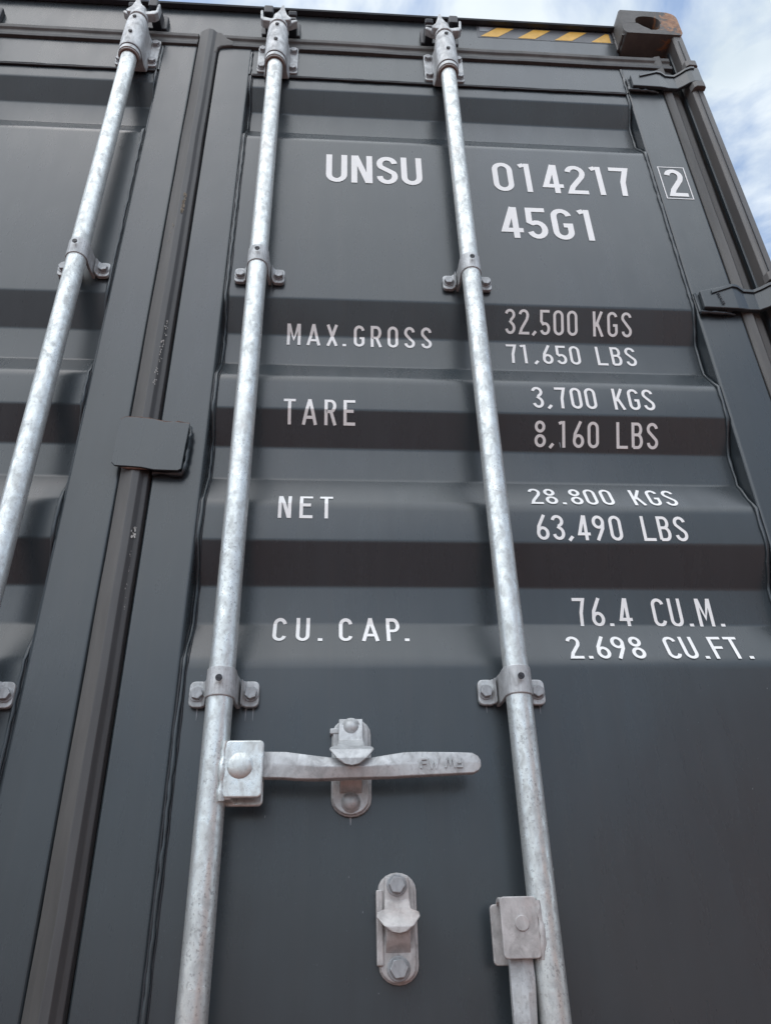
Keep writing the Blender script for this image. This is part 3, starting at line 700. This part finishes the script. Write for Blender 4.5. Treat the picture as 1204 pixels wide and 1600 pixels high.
loft(bm, rings); bm_obj('handle', bm, CAST, barC, bevel=0.0008, smooth=True, angle=35)

# ---- handle retainers on the panel
def stadium(x, z0, z1, w, cut=0.35, n=10):
    pts = []
    for i in range(n+1):
        a = R(180*i/n); pts.append((x+w*math.cos(a)*1.0, z1-w*0.85+w*0.85*math.sin(a)))
    for i in range(n+1):
        a = R(180+180*i/n); pts.append((x+w*math.cos(a), z0+w*0.85+w*0.85*math.sin(a)))
    return pts
def retainer(x, z0, z1, closed, m, label):
    w = 0.0265 if closed else 0.0238; zc = (z0+z1)/2
    bm = bmesh.new()
    add_prism(bm, stadium(x+0.001, z0, z1, w), 'y', 0.0035, -0.0035)
    add_prism(bm, stadium(x, z0+0.002, z1-0.0015, w*0.90), 'y', -0.0030, -0.0085)
    add_box(bm, x-w-0.0015, x-w*0.55, -0.0095, 0.002, z0+(0.105 if closed else 0.020), z0+(0.113 if closed else 0.103)) if closed else add_box(bm, x-w-0.0015, x-w*0.72, -0.0115, 0.002, z0+0.020, z1-0.020)
    o = bm_obj('handle_retainer', bm, m, box, bevel=0.0015, seg=2, label=label)
    # catch: a plate hanging from the upper bolt, flared and dished at its lower end
    bm = bmesh.new()
    cz = z1-0.016
    yb = -0.0085
    cat = [(x-0.0160, cz+0.012), (x+0.0160, cz+0.012), (x+0.0165, cz-0.018), (x+0.0175, cz-0.030), (x+0.0275, cz-0.034), (x+0.0285, cz-0.040),
           (x+0.0190, cz-0.052), (x+0.0100, cz-0.0590), (x, cz-0.0610), (x-0.0100, cz-0.0590), (x-0.0190, cz-0.052), (x-0.0285, cz-0.040), (x-0.0275, cz-0.034), (x-0.0175, cz-0.030), (x-0.0165, cz-0.018)]
    if not closed: cat = [(x+(a-x)*0.92, cz+(b-cz)*0.86) for a, b in cat]
    def yy(z):
        d = max(0.0, (cz-0.012) - z)
        return yb - (min(d, 0.030)/0.030)**1.4*(0.052 if closed else 0.022)
    A = [bm.verts.new((a, yy(b), b)) for a, b in cat]; B = [bm.verts.new((a, yy(b)-0.0055, b)) for a, b in cat]
    k = len(cat)
    for i in range(k): bm.faces.new((A[i], A[(i+1) % k], B[(i+1) % k], B[i]))
    pairs = [(0,1),(14,2),(13,3),(12,4),(11,5),(10,6),(9,7)]
    for V in (A, B):
        for (a, b), (c, d) in zip(pairs, pairs[1:]): bm.faces.new((V[a], V[b], V[d], V[c]))
        bm.faces.new((V[9], V[8], V[7]))
    bm_obj('catch', bm, m, o, bevel=0.0014, seg=2)
    # lower tongue curling out under the handle
    bm = bmesh.new(); path = []
    tz = z0 + (0.034 if closed else 0.034); tw = 0.0145
    prof = [(-0.0080, tz-0.006), (-0.0150, tz-0.003), (-0.0225, tz+0.002), (-0.0255, tz+0.009), (-0.0245, tz+0.017), (-0.018, tz+0.022), (-0.012, tz+0.024)] if closed else [(-0.0075, tz-0.002), (-0.012, tz+0.004), (-0.017, tz+0.008), (-0.020, tz+0.014), (-0.0205, tz+0.024), (-0.018, tz+0.030), (-0.012, tz+0.033)]
    th = 0.0045
    add_prism(bm, prof + [(y+th*0.8, z+th*0.7) for y, z in reversed(prof)], 'x', x-tw, x+tw)
    bm_obj('tongue', bm, m, o, bevel=0.0012, smooth=True, angle=45)
    if closed:
        bm = bmesh.new(); dome(bm, (0, 0, 0), 0.0105, 0.0075); add_cyl(bm, (0, 0, 0), 0.0125, -0.0015, 'y', 20)
        bmesh.ops.recalc_face_normals(bm, faces=bm.faces); me = bpy.data.meshes.new('bolt'); bm.to_mesh(me); bm.free(); me.materials.append(CAST)
        for p in me.polygons: p.use_smooth = True
        b_ = bpy.data.objects.new('bolt', me); COL.objects.link(b_); b_.parent = o; b_.location = (x, yb-0.0055, cz+0.0005)
        b_ = bpy.data.objects.new('bolt', me); COL.objects.link(b_); b_.parent = o; b_.location = (x, -0.0085, z0+0.017)
    else:
        bolt(o, x, yb-0.0055, cz+0.0005, 0.3, 1.15); bolt(o, x, -0.0085, z0+0.017, 0.1, 1.25)
    return o
r1 = retainer(0.3450, 0.9420, 1.0700, True, CAST, 'upper retainer with the handle held under its catch')
r2 = retainer(0.4010, 0.7550, 0.8760, False, PINK, 'lower empty retainer with a pinkish stain')

# ---- door overlap plate
bm = bmesh.new()
out_pts = [(-0.0350, 1.4765), (-0.0290, 1.4705), (-0.0100, 1.4695), (0.0120, 1.4680), (0.0330, 1.4635), (0.0700, 1.4625), (0.0755, 1.4660), (0.0775, 1.5100), (0.0800, 1.5560), (0.0600, 1.5590), (0.0400, 1.5585), (0.0200, 1.5640), (0.0000, 1.5665), (-0.0250, 1.5675), (-0.0330, 1.5620), (-0.0345, 1.5200)]
add_prism(bm, out_pts, 'y', -0.0155, -0.0195)
bm_obj('overlap_plate', bm, PAINT, box, bevel=0.0009, seg=2, label='square flat plate bridging the seam between the two doors')
bm = bmesh.new(); bead(bm, [(0.0300, -0.006, 1.4655), (0.0750, -0.008, 1.4650), (0.0780, -0.009, 1.4700), (0.0805, -0.008, 1.5560)], 0.0040, 0.008, 0.5); bead(bm, [(0.0800, -0.006, 1.5570), (0.026, -0.006, 1.5630)], 0.0036, 0.01, 0.4)
add_box(bm, 0.028, 0.073, -0.0150, 0.001, 1.470, 1.555)
bm_obj('weld_bead', bm, PAINT, box, smooth=True, angle=60)
bm = bmesh.new(); bead(bm, [(-0.020, -0.0155, 1.4690), (0.022, -0.0155, 1.4665)], 0.0014, 0.006, 0.6); bm_obj('rust_line', bm, RUST, box, smooth=True, angle=80)

# ---- hinges
def hinge(z, mark):
    bm = bmesh.new()
    path = [(1.030, -0.0175), (1.098, -0.0175), (1.108, -0.0165), (1.119, -0.0150), (1.141, -0.0150), (1.153, -0.0225), (1.165, -0.0315), (1.176, -0.0360), (1.1965, -0.0360)]
    lo = [z-0.027, z-0.0285, z-0.0285, z-0.0285, z-0.0285, z-0.0285, z-0.0285, z-0.0285, z-0.0285]
    hi = [z+0.017, z+0.037, z+0.036, z+0.026, z+0.025, z+0.026, z+0.028, z+0.029, z+0.029]
    fr = []; bk = []
    n = len(path)
    for i in range(n):
        p = Vector(path[i]); d = (Vector(path[min(i+1, n-1)]) - Vector(path[max(i-1, 0)])).normalized(); nn = Vector((-d.y, d.x))*0.009
        fr.append([bm.verts.new((p.x, p.y, lo[i])), bm.verts.new((p.x, p.y, hi[i]))]); bk.append([bm.verts.new((p.x+nn.x, p.y+nn.y, lo[i])), bm.verts.new((p.x+nn.x, p.y+nn.y, hi[i]))])
    for i in range(n-1):
        bm.faces.new((fr[i][0], fr[i+1][0], fr[i+1][1], fr[i][1])); bm.faces.new((bk[i][1], bk[i+1][1], bk[i+1][0], bk[i][0]))
        bm.faces.new((fr[i][1], fr[i+1][1], bk[i+1][1], bk[i][1])); bm.faces.new((bk[i][0], bk[i+1][0], fr[i+1][0], fr[i][0]))
    for i in (0, n-1): bm.faces.new((fr[i][0], fr[i][1], bk[i][1], bk[i][0]))
    h = bm_obj('hinge', bm, PAINT, box, bevel=0.0018, seg=2)
    # raised web along the blade
    bm = bmesh.new(); n2 = n; V = []
    for i in range(n2):
        p = Vector(path[i]); d = (Vector(path[min(i+1, n-1)]) - Vector(path[max(i-1, 0)])).normalized(); nn = Vector((d.y, -d.x))*0.0032
        x_ = p.x + (0.022 if i == 0 else 0)
        if i == n2-1: x_ -= 0.012
        V.append([bm.verts.new((x_, p.y+0.0005, hi[i]-0.0003)), bm.verts.new((x_+nn.x, p.y+nn.y, hi[i]-0.0012)), bm.verts.new((x_+nn.x, p.y+nn.y, hi[i]-0.0085)), bm.verts.new((x_, p.y+0.0005, hi[i]-0.0085))])
    for a, b in zip(V, V[1:]):
        for k in range(3): bm.faces.new((a[k], a[k+1], b[k+1], b[k]))
    bm.faces.new(V[0]); bm.faces.new(V[-1][::-1])
    bm_obj('hinge_web', bm, PAINT, h, bevel=0.0006)
    bm = bmesh.new()      # welded pad, knuckle and lugs on the post
    add_prism(bm, rrect(1.0245, 1.090, z-0.0290, z+0.020, 0.003), 'y', 0.0002, -0.0080)
    bm_obj('hinge_pad', bm, PAINT, h, bevel=0.0015)
    bm = bmesh.new(); add_cyl(bm, (1.184, -0.024, z-0.030), 0.0100, 0.066, 'z', 20); bm_obj('hinge_pin', bm, PAINT, h, smooth=True, angle=50)
    bm = bmesh.new()
    for za, zb in ((z-0.052, z-0.0300), (z+0.0365, z+0.058)):
        add_prism(bm, [(1.1985, -0.024), (1.1985, -0.034), (1.194, -0.038), (1.176, -0.038), (1.170, -0.034), (1.166, -0.020)], 'z', za, zb)
    bm_obj('hinge_lug', bm, PAINT_DIRTY, h, bevel=0.0015)
    bm = bmesh.new(); bead(bm, [(1.024, -0.0075, z-0.0310), (1.070, -0.0075, z-0.0325), (1.095, -0.004, z-0.032)], 0.0035, 0.008, 0.5); bead(bm, [(1.0245, -0.006, z-0.030), (1.0245, -0.006, z+0.018)], 0.0030, 0.007, 0.5)
    bm_obj('weld_bead', bm, PAINT, h, smooth=True, angle=80)
    if mark:
        bm = bmesh.new()
        rr = random.Random(3)
        for k in range(7):
            zz = z+0.010-0.0047*k; w = rr.uniform(0.0012, 0.0028)
            add_box(bm, 1.064+0.0008*k-w, 1.064+0.0008*k+w, -0.0202, -0.0190, zz-0.0009, zz+0.0009)
            if rr.random() > 0.4: add_box(bm, 1.0655+0.0008*k-0.0006, 1.0655+0.0008*k+0.0006, -0.0202, -0.0190, zz-0.002, zz+0.002)
        bm_obj('cast_mark', bm, BLACK, h)
hinge(2.636, False); hinge(1.892, True); hinge(1.12, False); hinge(0.42, False)

# ------------------------------------------------------------------ a second container to the right, seen mirrored in the paint
RED = simple('brick_red_paint', (0.60, 0.36, 0.27), 0.55, 0.2, 3)
rb = bpy.data.objects.new('shipping_container', None); COL.objects.link(rb)
rb['label'] = 'brick red shipping container standing behind the camera, mirrored in the grey paint'; rb['category'] = 'shipping container'
RX0, RX1, RY0, RY1, RH = 3.1, 5.54, -8.6, -2.5, 2.59
for xs_, sg in ((RX0, 1), (RX1, -1)):
    bm = bmesh.new(); k = 22
    for i in range(k):
        y0 = RY0+0.16+(RY1-RY0-0.32)*i/k; d = (RY1-RY0-0.32)/k
        for (s, q), (e, q2) in (((0, .01), (.26, .01)), ((.26, .01), (.5, .046)), ((.5, .046), (.76, .046)), ((.76, .046), (1, .01))):
            bm.faces.new([bm.verts.new(p) for p in ((xs_+sg*q, y0+s*d, 0.15), (xs_+sg*q2, y0+e*d, 0.15), (xs_+sg*q2, y0+e*d, RH-0.08), (xs_+sg*q, y0+s*d, RH-0.08))])
    bm_obj('side_wall', bm, RED, rb)
    for za, zb in ((0.02, 0.152), (RH-0.082, RH-0.01)):
        bm = bmesh.new(); xa, xb = sorted((xs_, xs_+sg*0.06)); add_box(bm, xa, xb, RY0+0.162, RY1-0.162, za, zb); bm_obj('side_rail', bm, RED, rb, bevel=0.004)
for ya_ in (RY0, RY1-0.16):
    for xa in (RX0, RX1-0.16):
        bm = bmesh.new(); add_box(bm, xa, xa+0.16, ya_, ya_+0.16, 0, 0.118); add_box(bm, xa, xa+0.16, ya_, ya_+0.16, RH-0.118, RH); bm_obj('corner_casting', bm, RED, rb, bevel=0.01)
        bm = bmesh.new(); add_box(bm, xa+0.004, xa+0.15, ya_+0.004, ya_+0.15, 0.119, RH-0.119); bm_obj('corner_post', bm, RED, rb, bevel=0.01)
for ya_ in (RY0+0.03, RY1-0.09):
    bm = bmesh.new(); add_box(bm, RX0+0.162, RX1-0.162, ya_, ya_+0.06, 0.03, RH-0.02); bm_obj('end_wall', bm, RED, rb, bevel=0.01)
bm = bmesh.new(); add_box(bm, RX0+0.062, RX1-0.062, RY0+0.162, RY1-0.162, RH-0.06, RH-0.025); bm_obj('roof', bm, RED, rb)

# ---- small marks: drips under the guides, scuffs on the rubber, paint runs
def streaks(items, m, name, y):
    bm = bmesh.new()
    for (x, z, l, w) in items:
        v = [bm.verts.new(p) for p in ((x-w, y, z), (x+w, y, z), (x+w*0.25, y, z-l), (x-w*0.25, y, z-l*0.93))]; bm.faces.new(v)
    return bm_obj(name, bm, m, box)
dr = []
for gx, gz in ((0.1715, 1.104), (0.5715, 1.106)):
    for dx in (-0.036, 0.030, 0.040): dr.append((gx+dx, gz-0.0185, random.uniform(0.008, 0.018), random.uniform(0.0007, 0.0013)))
dr += [(0.3450, 0.9425, 0.010, 0.0016), (0.7045, 1.548, 0.012, 0.0007)]
streaks(dr, SILVER, 'drip_mark', YO-0.0008)
bm = bmesh.new(); rr = random.Random(11)
OFF = 0.0016
def chips(cx0, z0, cx1, z1, n, s, yfun):
    for i in range(n):
        t = rr.random(); x = cx0+(cx1-cx0)*t + rr.gauss(0, 0.0012); z = z0+(z1-z0)*t; q = s*rr.uniform(0.4, 1.3); st = rr.uniform(1, 3.5)
        pts = [(x+q*math.cos(a)*rr.uniform(.5, 1), z+q*st*math.sin(a)*rr.uniform(.5, 1)) for a in [k*math.pi/3 for k in range(6)]]
        bm.faces.new([bm.verts.new((px, yfun(px)-OFF, pz)) for px, pz in pts])
GP = [(-0.0230, 0.001), (-0.0215, -0.0050), (-0.0130, -0.0095), (0.0000, -0.0150), (0.0105, -0.0125), (0.0165, -0.0070), (0.0235, -0.0050), (0.0250, 0.002)]
def rub(x):
    for (xa, ya), (xb, yb) in zip(GP, GP[1:]):
        if xa <= x <= xb: return ya + (yb-ya)*(x-xa)/(xb-xa)
    return 0.0
chips(0.0150, 1.800, 0.0095, 1.640, 54, 0.0009, rub); chips(0.0165, 1.365, 0.015, 1.345, 12, 0.0016, rub); chips(0.0155, 1.34, 0.0185, 1.22, 16, 0.0006, rub)
bm_obj('scuff', bm, CHIP, box)
bm = bmesh.new(); chips(0.009, 2.145, 0.009, 2.085, 46, 0.0020, rub); chips(-0.004, 2.07, -0.010, 2.00, 10, 0.0011, rub); bm_obj('scuff', bm, TAN, box)
OFF = 0.0007
bm = bmesh.new()
for q in range(11):
    cx_, cz_ = rr.uniform(0.22, 0.98), rr.uniform(0.74, 1.14); chips(cx_, cz_, cx_, cz_, 1, rr.uniform(0.0005, 0.0010), lambda x: YO)
bm_obj('paint_chip', bm, SILVER, box)
bm = bmesh.new(); bead(bm, [(-0.0325, -0.0175, 1.5625), (-0.0250, -0.0178, 1.5680), (0.0000, -0.0178, 1.5670), (0.0200, -0.0178, 1.5645), (0.0400, -0.0178, 1.5590), (0.0600, -0.0178, 1.5595), (0.0790, -0.0178, 1.5565)], 0.0012, 0.006, 0.7); bm_obj('rust_line', bm, RUST, box, smooth=True, angle=80)
